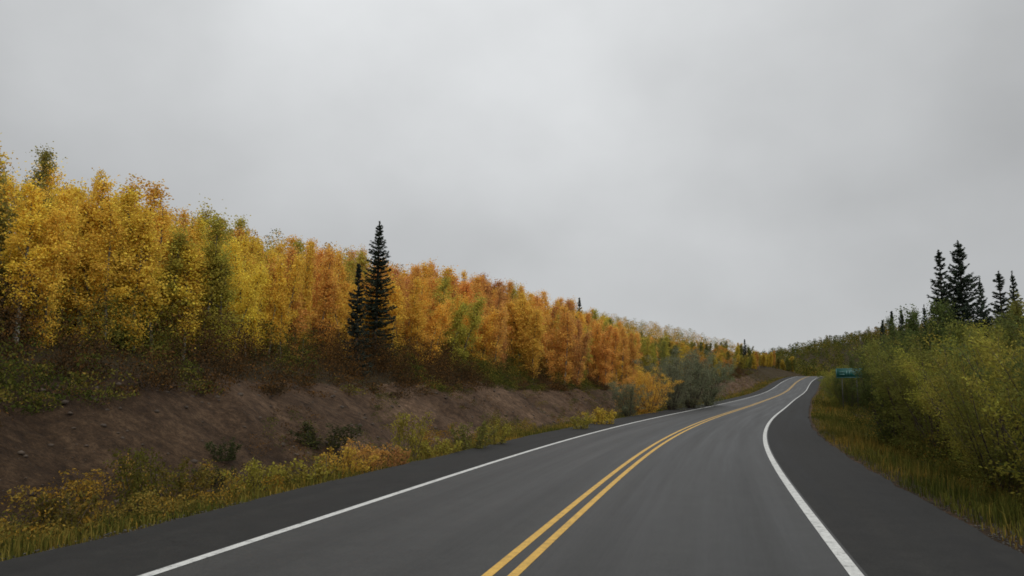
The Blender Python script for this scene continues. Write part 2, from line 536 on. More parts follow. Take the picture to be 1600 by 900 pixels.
road = strip('road', -3.66, 3.66, 0.0, M_LANE, nd=12, kind='structure', label='two-lane grey asphalt road curving right uphill')
strip('shoulder', -5.64, -3.66, -0.004, M_SHOULDER, road, nd=4, wobble=0.13, label='darker paved shoulder below the cut bank')
strip('shoulder', 3.66, 5.63, -0.004, M_SHOULDER, road, nd=4, wobble=0.13, label='darker paved shoulder beside the green thicket')
strip('edge_line', -3.62, -3.48, 0.004, M_WHITE, road, label='white edge line on the bank side')
strip('edge_line', 3.48, 3.62, 0.004, M_WHITE, road, label='white edge line on the thicket side')
strip('centre_line', -0.185, -0.075, 0.004, M_YELLOW, road, label='left line of the double yellow centre line')
strip('centre_line', 0.075, 0.185, 0.004, M_YELLOW, road, label='right line of the double yellow centre line')

# ------------------------------------------------------------------ plant building


def rand_unit(n, rng):
    v = rng.normal(size=(n, 3)); return v / np.linalg.norm(v, axis=1, keepdims=True)


def leaf_quads(c, size, rng, aspect=0.75, flat=0.0, along=None):
    """rhombic leaves centred on c; returns verts (4n,3), faces (n,4)"""
    n = len(c)
    u = rand_unit(n, rng) if along is None else along + 0.35 * rand_unit(n, rng)
    if flat:
        u[:, 2] *= (1 - flat)
    u /= np.linalg.norm(u, axis=1, keepdims=True)
    w = np.cross(u, rand_unit(n, rng)); w /= np.linalg.norm(w, axis=1, keepdims=True) + 1e-9
    sz = (np.full(n, size) if np.isscalar(size) else size)[:, None] * rng.uniform(0.7, 1.25, (n, 1))
    a, b = u * sz * 0.5, w * sz * 0.5 * aspect
    V = np.stack([c - a, c + b * 1.0 - a * 0.1, c + a, c - b - a * 0.1], 1).reshape(-1, 3)
    return V, np.arange(4 * n).reshape(n, 4)


def tube(path, radii, sides=5):
    path = np.asarray(path, float); radii = np.asarray(radii, float)
    t = np.gradient(path, axis=0); t /= np.linalg.norm(t, axis=1, keepdims=True) + 1e-9
    ref = np.where(np.abs(t[:, 2:3]) > 0.9, np.array([[1.0, 0, 0]]), np.array([[0, 0, 1.0]]))
    u = np.cross(t, ref); u /= np.linalg.norm(u, axis=1, keepdims=True) + 1e-9
    w = np.cross(t, u)
    a = np.linspace(0, 2 * np.pi, sides, endpoint=False)
    V = path[:, None] + radii[:, None, None] * (np.cos(a)[None, :, None] * u[:, None] + np.sin(a)[None, :, None] * w[:, None])
    n = len(path); i = np.arange(n * sides).reshape(n, sides)
    j = np.roll(i, -1, 1)
    F = np.stack([i[:-1], j[:-1], j[1:], i[1:]], -1).reshape(-1, 4)
    return V.reshape(-1, 3), F


def gather(parts):
    V, F, k = [], [], 0
    for v, f in parts:
        V.append(v); F.append(f + k); k += len(v)
    return np.concatenate(V), np.concatenate(F)


def leaf_attrs(n, rng, per=4, clump=None):
    r = rng.random(n); r2 = rng.random(n)
    if clump is not None:
        r = 0.45 * r + 0.55 * clump; r2 = 0.6 * r2 + 0.4 * clump
    return {'rnd': np.repeat(r, per), 'rnd2': np.repeat(r2, per)}


def curve_pts(p0, d0, length, n, rng, bend=0.25, lift=0.0):
    p = [np.array(p0, float)]; d = np.array(d0, float)
    for _ in range(n):
        d = d + bend * rng.normal(size=3) * 0.35 + np.array([0, 0, lift])
        d /= np.linalg.norm(d)
        p.append(p[-1] + d * length / n)
    return np.array(p)


def aspen_proto(k, H, width, n_leaf, lsize, bare=0.15, first=0.12):
    """young slender aspen: trunk with limbs, leafy crown in clumps. Returns (trunk mesh, crown mesh)."""
    rng = np.random.default_rng(100 + k)
    wood, tips, wts = [], [], []
    stems = [((0, 0, -0.25), H)]
    for q in range(3 if k % 2 else 2):
        a_ = rng.uniform(0, 6.28)
        stems.append(((0.75 * math.cos(a_), 0.75 * math.sin(a_), -0.25), H * rng.uniform(0.68, 0.95)))
    for base, h in stems:
        lean = rng.normal(size=2) * 0.05
        tp = curve_pts(base, (lean[0], lean[1], 1), h + 0.25, 12, rng, 0.14, 0.06)
        rad = np.linspace(0.055 * h / 5, 0.008, len(tp)); wood.append(tube(tp, rad, 6))
        nb = 26
        for i in range(nb):
            f = first + (0.97 - first) * (i + rng.random()) / nb
            q = np.array([np.interp(f, np.linspace(0, 1, len(tp)), tp[:, a]) for a in range(3)])
            prof = (math.sin(math.pi * min(1, (f - first * 0.6) / (1.06 - first * 0.6))) ** 0.7) * (1.08 - 0.55 * f)
            ln = max(0.18, width * prof * rng.uniform(0.55, 1.2))
            az = rng.uniform(0, 2 * math.pi)
            el = math.radians(rng.uniform(30, 56) + 22 * f)
            bp = curve_pts(q, (math.cos(az) * math.cos(el), math.sin(az) * math.cos(el), math.sin(el)), ln, 5, rng, 0.3, 0.04)
            wood.append(tube(bp, np.linspace(0.016, 0.004, len(bp)), 4))
            for t in (0.35, 0.55, 0.72, 0.86, 1.0):
                tips.append([np.interp(t, np.linspace(0, 1, len(bp)), bp[:, a]) for a in range(3)])
                wts.append((0.5 + t) * rng.uniform(0.15, 1.6) * (1.0 if f < 0.7 else 0.7 - 0.9 * (f - 0.7)))
            for _ in range(2):
                t = rng.uniform(0.3, 0.9)
                q2 = np.array([np.interp(t, np.linspace(0, 1, len(bp)), bp[:, a]) for a in range(3)])
                tw = curve_pts(q2, rand_unit(1, rng)[0] * 0.8 + np.array([0, 0, 0.5]), ln * 0.45, 3, rng, 0.3)
                wood.append(tube(tw, np.linspace(0.006, 0.002, len(tw)), 3))
                tips.append(tw[-1]); wts.append(rng.uniform(0.3, 1.4))
        for _ in range(9):                              # thin upright shoots that feather the top
            f = rng.uniform(0.5, 0.93)
            q = np.array([np.interp(f, np.linspace(0, 1, len(tp)), tp[:, a]) for a in range(3)])
            q[:2] += rng.normal(size=2) * width * 0.38 * (1.1 - f)
            sh = curve_pts(q, (rng.normal() * 0.25, rng.normal() * 0.25, 1), rng.uniform(0.45, 1.05), 4, rng, 0.2, 0.05)
            wood.append(tube(sh, np.linspace(0.006, 0.002, len(sh)), 3))
            for q2 in sh[1:]:
                tips.append(q2); wts.append(rng.uniform(0.15, 0.5))
        tips.append(tp[-1]); wts.append(0.4)
    tips = np.array(tips); wts = np.array(wts); wts /= wts.sum()
    pick = rng.choice(len(tips), n_leaf, p=wts)
    tone = rng.random(len(tips))
    c = tips[pick] + rng.normal(size=(n_leaf, 3)) * np.where(rng.random((n_leaf, 1)) < 0.2, 0.16, 0.095) * (H / 5) ** 0.5
    V, F = leaf_quads(c, lsize, rng, 0.85)
    wv, wf = gather(wood)
    trunk = make_mesh('aspen_trunk', wv, [wf], M_ASPEN, shade=True)
    crown = make_mesh('aspen_crown', V, [F], M_LEAF, leaf_attrs(n_leaf, rng, 4, tone[pick]))
    return trunk, crown, H


def bush_proto(k, H, width, n_leaf, lsize, aspect=0.45, stems=14, low=0.15, twig=M_TWIG):
    """many-stemmed willow or alder bush, stems fanning out from one base"""
    rng = np.random.default_rng(300 + k)
    wood, tips, wts, dirs = [], [], [], []
    for i in range(stems):
        az = 2 * math.pi * (i + rng.random()) / stems
        out = rng.uniform(0.05, 1.0) ** 0.8
        h = H * rng.uniform(0.68, 0.96) * (1 - 0.2 * out)
        el = math.atan2(h, width * out + 0.02)
        ln = math.hypot(h, width * out)
        bp = curve_pts((0.12 * math.cos(az), 0.12 * math.sin(az), -0.15), (math.cos(az) * math.cos(el), math.sin(az) * math.cos(el), math.sin(el)), ln, 8, rng, 0.22, 0.03)
        wood.append(tube(bp, np.linspace(0.022 * H / 3, 0.004, len(bp)), 4))
        m = 11
        for t in np.linspace(low, 1.0, m):
            q = np.array([np.interp(t, np.linspace(0, 1, len(bp)), bp[:, a]) for a in range(3)])
            tw = curve_pts(q, rand_unit(1, rng)[0] + np.array([math.cos(az) * .5, math.sin(az) * .5, 0.7]), 0.18 * H * rng.uniform(0.5, 1.1) * (1.1 - 0.6 * t), 3, rng, 0.3)
            wood.append(tube(tw, np.linspace(0.006, 0.002, len(tw)), 3))
            for q3 in (tw[1], tw[2], tw[3]):
                tips.append(q3); wts.append(rng.uniform(0.2, 1.5) * (0.75 + 0.6 * t)); dirs.append(tw[3] - tw[0])
    tips = np.array(tips); wts = np.array(wts); wts /= wts.sum(); dirs = np.array(dirs)
    dirs /= np.linalg.norm(dirs, axis=1, keepdims=True)
    pick = rng.choice(len(tips), n_leaf, p=wts); tone = rng.random(len(tips))
    c = tips[pick] + rng.normal(size=(n_leaf, 3)) * 0.04 * H ** 0.6
    c[:, 2] = np.maximum(c[:, 2], 0.02)
    V, F = leaf_quads(c, lsize, rng, aspect, 0, dirs[pick] + 0.8 * rand_unit(n_leaf, rng))
    wv, wf = gather(wood)
    st = make_mesh('bush_stems', wv, [wf], twig, shade=True)
    fo = make_mesh('bush_foliage', V, [F], M_LEAF, leaf_attrs(n_leaf, rng, 4, tone[pick]))
    return st, fo, H


def spruce_proto(k, H, cone, wmax, gap=0.25, ragged=0.35, first=0.06):
    """narrow northern spruce: whorls of short drooping branches with upturned tips, clad in needle tufts"""
    rng = np.random.default_rng(500 + k)
    tp = curve_pts((0, 0, -0.25), (0.0, 0.0, 1), H + 0.25, 14, rng, 0.05, 0.2)
    tp[:, :2] *= 0.6
    wood = [tube(tp, np.linspace(0.012 * H + 0.02, 0.010, len(tp)), 7)]
    NV, NT, along = [], [], []
    z = first * H
    while z < H * 0.985:
        f = z / H
        rad = wmax * (1 - math.exp(-cone * (H - z) / wmax * 1.1)) + 0.03
        nb = 7 if f < 0.8 else 5
        miss = gap * (0.4 + 0.9 * f)
        for b in range(nb):
            if rng.random() < miss:
                continue
            az = 2 * math.pi * (b + rng.uniform(-0.3, 0.3)) / nb + z * 5
            ln = rad * rng.uniform(1 - ragged, 1 + ragged * 0.7)
            el0 = math.radians(-28 + 55 * f + rng.uniform(-10, 10))
            q = np.array([np.interp(z, tp[:, 2], tp[:, 0]), np.interp(z, tp[:, 2], tp[:, 1]), z + rng.uniform(-.04, .04)])
            t = np.linspace(0, 1, 6)
            hx = ln * t
            hz = math.tan(el0) * hx * 0.8 + 0.30 * ln * t ** 2.5
            bp = np.stack([q[0] + hx * math.cos(az), q[1] + hx * math.sin(az), q[2] + hz], -1)
            wood.append(tube(bp, np.linspace(0.006 + 0.008 * ln, 0.003, 6), 3))
            m = int(12 + 85 * ln)
            tt = rng.uniform(0.08, 1.0, m)
            side = rng.normal(size=m) * 0.13 * ln * (1.15 - 0.6 * tt) + rng.normal(size=m) * 0.012
            c = np.stack([np.interp(tt, t, bp[:, a]) for a in range(3)], -1)
            c[:, 0] += -math.sin(az) * side; c[:, 1] += math.cos(az) * side
            c[:, 2] += rng.normal(size=m) * 0.025 - 0.06 * np.abs(side) - 0.03
            dv = np.stack([math.cos(az) * 0.8 - math.sin(az) * np.sign(side) * 0.7, math.sin(az) * 0.8 + math.cos(az) * np.sign(side) * 0.7, rng.uniform(-0.5, 0.45, m)], -1)
            NV.append(c); along.append(dv)
        z += (0.15 + 0.09 * (1 - f)) * rng.uniform(0.75, 1.3) * (H / 8) ** 0.5
    top = np.stack([np.full(50, tp[-1][0]), np.full(50, tp[-1][1]), rng.uniform(H * 0.93, H, 50)], -1) + rng.normal(size=(50, 3)) * 0.018
    NV.append(top); along.append(rand_unit(50, rng) + np.array([0, 0, 0.8]))
    c = np.concatenate(NV); a = np.concatenate(along)
    V, F = leaf_quads(c, 0.13, rng, 0.36, 0, a)
    wv, wf = gather(wood)
    trunk = make_mesh('spruce_trunk', wv, [wf], M_SPRUCE_BARK, shade=True)
    crown = make_mesh('spruce_crown', V, [F], M_NEEDLE, leaf_attrs(len(c), rng, 4))
    return trunk, crown, H


ASPENS = [aspen_proto(k, H, w, int(n * 1.35), 0.069, 0.1, fb) for k, (H, w, n, fb) in enumerate([
    (5.6, 0.85, 14500, .05), (6.2, 0.80, 16000, .20), (5.2, 0.90, 14000, .04), (5.8, 0.78, 15500, .19),
    (6.6, 0.92, 16500, .06), (5.0, 0.85, 14500, .12), (5.8, 0.92, 12500, .05), (6.2, 0.80, 12500, .20)])]
WILLOWS = [bush_proto(k, H, w, n, 0.078, 0.45, st, 0.04) for k, (H, w, n, st) in enumerate([
    (5.0, 1.8, 17000, 20), (4.6, 1.8, 17000, 20), (5.4, 1.7, 18000, 18), (4.4, 1.75, 16000, 19), (4.9, 1.6, 16000, 17)])]
SHRUBS = [bush_proto(20 + k, H, w, n, 0.06, 0.6, st, 0.1) for k, (H, w, n, st) in enumerate([
    (1.3, 0.55, 1700, 10), (1.0, 0.7, 1700, 12), (1.7, 0.6, 2100, 9), (0.8, 0.6, 1300, 12)])]
SPRUCES = [spruce_proto(k, H, cn, w, g, r) for k, (H, cn, w, g, r) in enumerate([
    (8.0, 0.22, 1.05, 0.06, 0.35), (8.0, 0.22, 0.62, 0.22, 0.55), (8.0, 0.34, 1.2, 0.05, 0.32), (5.0, 0.22, 0.6, 0.25, 0.45)])]

PART = {'tree': ('trunk', 'crown'), 'bush': ('stems', 'foliage')}
count = {}


def plant(kind, name, proto, x, y, h, colour, label, category, group=None, rot=None, wide=1.0, lean=0.0, sink=0.0):
    root = bpy.data.objects.new(name, None)
    COL.objects.link(root)
    root.empty_display_size = 0.3
    k = h / proto[2]
    root.location = (x, y, gz(x, y) - sink)
    root.rotation_euler = (lean, 0, RNG.uniform(0, 6.283) if rot is None else rot)
    root.scale = (k * wide, k * wide, k)
    root['label'] = label; root['category'] = category
    if group:
        root['group'] = group
    for nm, me_ in zip(PART[kind], proto[:2]):
        o = bpy.data.objects.new(nm, me_)
        COL.objects.link(o)
        o.parent = root
        o.color = (*colour, 1)
    return root


YEL, GOLD, ORG = (0.80, 0.555, 0.030), (0.80, 0.470, 0.034), (0.76, 0.380, 0.050)
YGRN, GRN, RUST = (0.46, 0.375, 0.042), (0.260, 0.245, 0.050), (0.60, 0.270, 0.065)
CNAME = {YEL: 'yellow', GOLD: 'golden', ORG: 'orange', YGRN: 'yellow-green', GRN: 'green', RUST: 'rust-orange'}
UNITS = ['first', 'second', 'third', 'fourth', 'fifth', 'sixth', 'seventh', 'eighth', 'ninth']
ORD = UNITS + ['tenth', 'eleventh', 'twelfth', 'thirteenth', 'fourteenth', 'fifteenth', 'sixteenth', 'seventeenth', 'eighteenth', 'nineteenth']
for tens, tenth in (('twenty', 'twentieth'), ('thirty', 'thirtieth'), ('forty', 'fortieth'), ('fifty', 'fiftieth'), ('sixty', 'sixtieth'), ('seventy', 'seventieth'), ('eighty', 'eightieth'), ('ninety', 'ninetieth')):
    ORD += [tenth] + [tens + '-' + u for u in UNITS]


def jitter(c, a=0.12):
    f = 1 + RNG.uniform(-a, a)
    return (c[0] * f, c[1] * f * (1 + RNG.uniform(-a, a) * 0.7), c[2] * f)


def aspen_colour(s):
    if s < 24:
        return random.choices([YEL, GOLD, YGRN, GRN], [6, 0.9, 2.4, 0.25])[0]
    if s < 34:
        return random.choices([YEL, GOLD, ORG, YGRN], [4, 3, 1.0, 1.2])[0]
    if s < 44:
        return random.choices([GOLD, ORG, YGRN, YEL], [2.5, 3, 1.2, 1])[0]
    if s < 105:
        return random.choices([ORG, GOLD, RUST, YGRN], [5, 3.5, 1.4, 0.7])[0]
    return random.choices([ORG, GOLD, YEL, YGRN, GRN], [0.9, 1.6, 1.6, 2.4, 2.4])[0]


# rows of aspens on the shoulder of the bank and up the slope behind it
SPRUCE_S = float(xy_to_sd(*[np.array([v]) for v in at(588, 45.0)])[0][0])
ROWS = (('front', -19.0, -16.8, 1.05, 6.5), ('second', -22.0, -20.0, 1.35, 2.0), ('third', -25.5, -22.0, 2.3, -1.0))
for rname, d0, d1, step, s in ROWS:
    seq = []
    while s < 118:
        d = RNG.uniform(d0, d1)
        if rname == 'front':
            d += 3.9 * float(smooth(s, 48, 68))
        if rname != 'front' or abs(s - SPRUCE_S) > 1.3:
            seq.append((s, float(d)))
        s += step * RNG.uniform(0.75, 1.3) * (1 + 0.0035 * s)
    for side in ('left', 'right'):
        part = [q for q in seq if (q[0] < SPRUCE_S) == (side == 'left')]
        part = part[::-1] if side == 'left' else part
        for i, (s_, d) in enumerate(part):
            x, y, _ = sd_to_xyz(s_, d)
            c = aspen_colour(s_ + (0 if rname == 'front' else RNG.normal() * 4))
            h = RNG.uniform(4.7, 5.5) if rname == 'front' else RNG.uniform(5.2, 5.9)
            h *= (1 + 0.13 * float(1 - smooth(s_, 16, 34)) + 0.12 * float(smooth(s_, 30, 60)) + 0.10 * float(smooth(s_, 55, 80))) * (1 + 0.04 * math.sin(s_ * 0.55))
            plant('tree', 'aspen_tree', random.choice(ASPENS[::2] if s_ > 44 else ASPENS), float(x), float(y), h, jitter(c),
                  f'{CNAME[c]} aspen, {ORD[i]} {side} of the tall dark spruce in the {rname} row on the bank',
                  'tree', f'aspens in the {rname} row along the bank', wide=RNG.uniform(0.9, 1.5), lean=RNG.normal() * 0.05)

# far row on both sides of the second bank cut and towards the bend
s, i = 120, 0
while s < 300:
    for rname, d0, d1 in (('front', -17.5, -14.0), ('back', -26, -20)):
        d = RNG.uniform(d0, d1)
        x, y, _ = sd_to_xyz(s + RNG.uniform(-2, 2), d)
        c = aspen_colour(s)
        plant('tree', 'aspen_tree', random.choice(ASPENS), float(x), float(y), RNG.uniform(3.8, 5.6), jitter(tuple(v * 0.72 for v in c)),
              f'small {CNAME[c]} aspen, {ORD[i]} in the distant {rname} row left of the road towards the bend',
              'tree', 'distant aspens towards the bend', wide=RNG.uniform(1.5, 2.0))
    s += RNG.uniform(4.0, 5.6); i += 1

# ------------------------------------------------------------------ spruces
SPR = (0.046, 0.060, 0.042)


def spruce(px, depth, ytop, proto, label, wide=1.0, group=None, col=SPR):
    x, y = at(px, depth)
    dcam = depth * math.cos(PITCH) + 0
    ztop = CAM_H + depth * math.tan(PITCH + math.atan((450 - ytop) / FOCAL))
    h = ztop - gz(x, y)
    return plant('tree', 'spruce_tree', SPRUCES[proto], x, y, h, jitter(col, 0.08), label, 'tree', group, wide=wide)


spruce(588, 45.0, 346, 0, 'tallest dark spruce standing above the golden aspens on the bank', 1.3)
spruce(560, 40.5, 412, 3, 'shorter dark spruce close left of the tall spruce on the bank', 1.1)
spruce(905, 96, 465, 3, 'small dark spruce tip poking above the orange aspens', 0.8)
spruce(1160, 240, 530, 3, 'tiny spruce tip on the skyline left of the distant bend', 1.2)
RG = 'spruces behind the right thicket'
spruce(1469, 43, 390, 1, 'slim ragged spruce left of the tallest spruce behind the right thicket', 1.15, RG)
spruce(1503, 41, 376, 2, 'tallest and widest spruce behind the right thicket', 1.05, RG)
spruce(1530, 44, 436, 0, 'shorter spruce leaning close right of the tallest spruce', 0.9, RG)
spruce(1563, 38, 424, 1, 'ragged spruce, left one of the pair near the right edge', 1.3, RG)
spruce(1583, 40, 424, 0, 'pointed spruce, right one of the pair near the right edge', 0.8, RG)
spruce(1443, 54, 476, 0, 'small spruce, left one of two below the slim ragged spruce', 0.75, RG)
spruce(1455, 57, 473, 1, 'small spruce, right one of two below the slim ragged spruce', 0.9, RG)
spruce(1405, 66, 484, 3, 'thin spruce tip, right one of three above the sign', 0.8, RG)
spruce(1390, 70, 486, 3, 'thin spruce tip, middle one of three above the sign', 0.7, RG)
spruce(1375, 76, 500, 3, 'thin spruce tip, left one of three above the sign', 0.7, RG)

# ------------------------------------------------------------------ thicket on the right
OLIVE, DKGRN, YOLV = (0.180, 0.186, 0.032), (0.105, 0.126, 0.032), (0.285, 0.255, 0.030)
WN = {OLIVE: 'olive-green', DKGRN: 'dark green', YOLV: 'yellow-olive'}
RB = []
s = 14.5
while s < 122:
    RB.append((s, 9.0 + RNG.uniform(-0.5, 0.8)))
    s += RNG.uniform(1.5, 2.3) * (1 + 0.006 * s)
for i, (s, d) in enumerate(RB):
    d += 2.6 * float(smooth(s, 36, 52)) * float(1 - smooth(s, 78, 84))                # the bushes stand back where the sign is
    x, y, _ = sd_to_xyz(s, d)
    while y < 82 and x < 0.4145 * y + 4.2 and s > 40:
        d += 0.3
        x, y, _ = sd_to_xyz(s, d)
    c = random.choices([OLIVE, DKGRN, YOLV], [2, 0.4, 4] if s < 34 else [3, 3, 0.8])[0]
    plant('bush', 'willow_bush', random.choice(WILLOWS), float(x), float(y), (RNG.uniform(4.2, 4.7) if s < 25 else RNG.uniform(4.4, 5.4)), jitter(c),
          f'{WN[c]} willow bush right of the road, {ORD[i]} from the near end of the row', 'bush',
          'willow bushes along the right verge', wide=RNG.uniform(0.95, 1.2))
s, i = 16.0, 0
while s < 120:
    d = RNG.uniform(12.5, 15.5)
    x, y, _ = sd_to_xyz(s, d)
    while y < 82 and x < 0.4145 * y + 4.2 and s > 40:
        d += 0.3
        x, y, _ = sd_to_xyz(s, d)
    c = random.choices([OLIVE, DKGRN, YOLV], [3, 2, 2] if s < 45 else [2, 3, 0.8])[0]
    plant('bush', 'willow_bush', random.choice(WILLOWS), float(x), float(y), RNG.uniform(4.6, 5.4) + 0.5 * float(smooth(s, 35, 50)), jitter(c),
          f"{WN[c]} willow bush, {ORD[i]} from the near end in the right thicket's back row", 'bush',
          'willow bushes behind the roadside row', wide=RNG.uniform(0.95, 1.15))
    s += RNG.uniform(2.4, 3.6) * (1 + 0.004 * s); i += 1
# slim young green poplars standing up out of the thicket
s, i = 33.0, 0
while s < 100:
    d = RNG.uniform(10.8, 13.5)
    x, y, _ = sd_to_xyz(s, d)
    while y < 82 and x < 0.4145 * y + 2.6:
        d += 0.3
        x, y, _ = sd_to_xyz(s, d)
    c = random.choice([(0.125, 0.140, 0.032), (0.100, 0.120, 0.032), (0.19, 0.185, 0.034)])
    plant('tree', 'poplar_tree', random.choice(ASPENS), float(x), float(y), (RNG.uniform(5.4, 6.0) if s < 40 else RNG.uniform(6.3, 7.5)), jitter(c),
          f'slim green young poplar in the right thicket, {ORD[i]} from the near end', 'tree', 'young poplars in the right thicket', wide=RNG.uniform(0.85, 1.1))
    s += RNG.uniform(2.6, 4.2); i += 1
# far bushes right of the road, up to the bend
s, i = 124, 0
while s < 300:
    x, y, _ = sd_to_xyz(s, RNG.uniform(9, 15))
    c = random.choice([OLIVE, DKGRN, OLIVE, YOLV])
    plant('bush', 'willow_bush', random.choice(WILLOWS), float(x), float(y), RNG.uniform(3.0, 4.6), jitter(c),
          f'small {WN[c]} bush, {ORD[i]} beyond the sign right of the road before the bend', 'bush', 'distant bushes before the bend', wide=1.35)
    s += RNG.uniform(3.5, 6); i += 1

# ------------------------------------------------------------------ shrubs that can be told apart on the left bank and verge


def shrub(px, depth, h, proto, col, label, wide=1.0, protos=SHRUBS):
    x, y = at(px, depth)
    return plant('bush', 'shrub' if protos is SHRUBS else 'willow_bush', protos[proto], x, y, h, jitter(tuple(v * (0.62 if protos is SHRUBS and col not in (DARK,) else 0.85) for v in col), 0.06), label, 'shrub', None, wide=wide)


REFL_SAGE, DARK = (0.215, 0.230, 0.125), (0.060, 0.066, 0.024)  # the grey-green is leaf colour with a windscreen reflection painted into it
shrub(640, 25.5, 2.1, 2, YGRN, 'tall yellow-green sapling bush at the foot of the bank below the spruce', 0.9)
shrub(578, 21.5, 1.15, 0, ORG, 'bright orange bush on the verge left of the tall yellow-green sapling', 1.15)
shrub(612, 22.6, 0.9, 3, RUST, 'small reddish bush between the orange bush and the yellow-green sapling', 1.0)
shrub(740, 27.5, 1.2, 1, GRN, 'rounded dark green bush on the verge right of the yellow-green sapling', 1.0)
shrub(775, 29.5, 1.2, 0, YGRN, 'olive bush on the verge just right of the rounded green bush', 1.1)
shrub(362, 21.3, 0.75, 3, DARK, 'dark green tuft, upper one of two on the bare bank', 1.0)
shrub(345, 19.8, 0.6, 3, DARK, 'dark green tuft, lower one of two on the bare bank', 1.3)
shrub(415, 18.2, 1.05, 1, YGRN, 'yellow-green bush low on the bank below the dark tufts', 1.0)
shrub(240, 15.8, 1.7, 2, (0.16, 0.14, 0.022), 'upright olive sapling at the foot of the bank, leftmost large one', 1.0)
shrub(120, 13.6, 0.9, 1, (0.17, 0.13, 0.025), 'low olive-yellow bush on the verge near the left edge', 1.2)
shrub(515, 26.2, 1.0, 1, DARK, 'dark spreading shrub across the bank below the aspens', 1.8)
shrub(938, 45, 1.2, 1, YEL, 'bright yellow low bush where the verge nears the willow', 1.2)
shrub(1008, 64, 4.0, 1, GOLD, 'orange-gold bush beside the road left of the grey-green willows', 1.2, WILLOWS)
shrub(978, 58, 2.9, 3, REFL_SAGE, 'dull grey-green bush left of the orange-gold bush', 1.3, WILLOWS)
shrub(985, 66, 4.2, 4, ORG, 'orange bush behind the dull grey-green bush by the road', 1.2, WILLOWS)
shrub(1045, 72, 5.8, 0, REFL_SAGE, 'large grey-green willow close to the road, leftmost of three', 1.25, WILLOWS)
shrub(1072, 78, 6.2, 1, REFL_SAGE, 'large grey-green willow close to the road, middle one of three', 1.25, WILLOWS)
shrub(1100, 86, 6.4, 2, REFL_SAGE, 'large grey-green willow close to the road, rightmost of three', 1.25, WILLOWS)
shrub(905, 40, 1.1, 0, YGRN, 'yellow-green low bush left of the bright yellow bush on the verge', 1.2)
shrub(300, 17.4, 1.2, 0, (0.22, 0.17, 0.026), 'loose olive-yellow bush between the leftmost sapling and the dark tufts', 1.2)
shrub(480, 19.2, 0.95, 3, YGRN, 'low yellow-green bush on the verge left of the orange bush', 1.4)
shrub(545, 20.6, 1.0, 1, GOLD, 'golden low bush touching the orange bush on its left', 1.1)
shrub(690, 26.0, 0.8, 3, YGRN, 'low yellow-green bush left of the rounded green bush', 1.3)

# ------------------------------------------------------------------ road sign
def sign_material():
    m, n, l, out = new_mat('green_sign_sheeting')
    b = n.new('ShaderNodeBsdfPrincipled'); b.inputs['Roughness'].default_value = 0.45
    tcn = n.new('ShaderNodeTexCoord'); nz = noise(n, l, 3.0, 4, 0.6, tcn.outputs['Object'])
    r = ramp(n, [(0.3, (0.004, 0.066, 0.053)), (0.7, (0.006, 0.088, 0.072))])
    l.new(nz.outputs['Fac'], r.inputs[0]); l.new(r.outputs[0], b.inputs['Base Color']); l.new(b.outputs[0], out.inputs['Surface'])
    return m


def plain(name, c, rough=0.6, metal=0.0):
    m, n, l, out = new_mat(name)
    tcn = n.new('ShaderNodeTexCoord'); nz = noise(n, l, 8.0, 4, 0.6, tcn.outputs['Object'])
    r = ramp(n, [(0.3, tuple(v * 0.8 for v in c)), (0.7, c)])
    l.new(nz.outputs['Fac'], r.inputs[0])
    b = n.new('ShaderNodeBsdfPrincipled'); b.inputs['Roughness'].default_value = rough; b.inputs['Metallic'].default_value = metal
    l.new(r.outputs[0], b.inputs['Base Color']); l.new(b.outputs[0], out.inputs['Surface'])
    return m


def box_mesh(name, lo, hi, mat):
    lo, hi = np.array(lo), np.array(hi)
    V = np.array([[(lo, hi)[i][0], (lo, hi)[j][1], (lo, hi)[k][2]] for k in (0, 1) for j in (0, 1) for i in (0, 1)], float)
    F = np.array([[0, 2, 3, 1], [4, 5, 7, 6], [0, 1, 5, 4], [1, 3, 7, 5], [3, 2, 6, 7], [2, 0, 4, 6]])
    return make_mesh(name, V, [F], mat)


def boxes_mesh(name, boxes, mat):
    V, F = [], []
    for lo, hi in boxes:
        k = 8 * len(V)
        V.append(np.array([[(lo, hi)[i][0], (lo, hi)[j][1], (lo, hi)[q][2]] for q in (0, 1) for j in (0, 1) for i in (0, 1)], float))
        F.append(np.array([[0, 2, 3, 1], [4, 5, 7, 6], [0, 1, 5, 4], [1, 3, 7, 5], [3, 2, 6, 7], [2, 0, 4, 6]]) + k)
    return make_mesh(name, np.concatenate(V), [np.concatenate(F)], mat)


SX, SY = at(1319, 76)
sg = gz(SX, SY)
sz = CAM_H + 76 * math.tan(PITCH + math.atan((450 - 583) / FOCAL)) - sg   # height of the panel's middle over the ground
sign = bpy.data.objects.new('road_sign', None); COL.objects.link(sign)
sign.location = (SX, SY, sg)
sign.rotation_euler = (0, 0, -0.36)
sign['label'] = 'green highway sign on two posts in front of the right thicket'; sign['category'] = 'sign'
M_SIGN = sign_material(); M_SIGNW = plain('sign_lettering', (0.075, 0.18, 0.17), 0.5); M_POST = plain('galvanised_post', (0.045, 0.042, 0.036), 0.8, 0.0)
SW, SH = 1.12, 0.44
pan = link('panel', box_mesh('panel', (-SW, -0.012, sz - SH), (SW, 0.012, sz + SH), M_SIGN), sign)
bw = 0.045
link('border', boxes_mesh('border', [((-SW + .03, -.018, sz + SH - .03 - bw), (SW - .03, -.0125, sz + SH - .03)), ((-SW + .03, -.018, sz - SH + .03), (SW - .03, -.0125, sz - SH + .03 + bw)),
                                     ((-SW + .03, -.018, sz - SH + .03 + bw), (-SW + .03 + bw, -.0125, sz + SH - .03 - bw)), ((SW - .03 - bw, -.018, sz - SH + .03 + bw), (SW - .03, -.0125, sz + SH - .03 - bw))], M_SIGNW), pan)
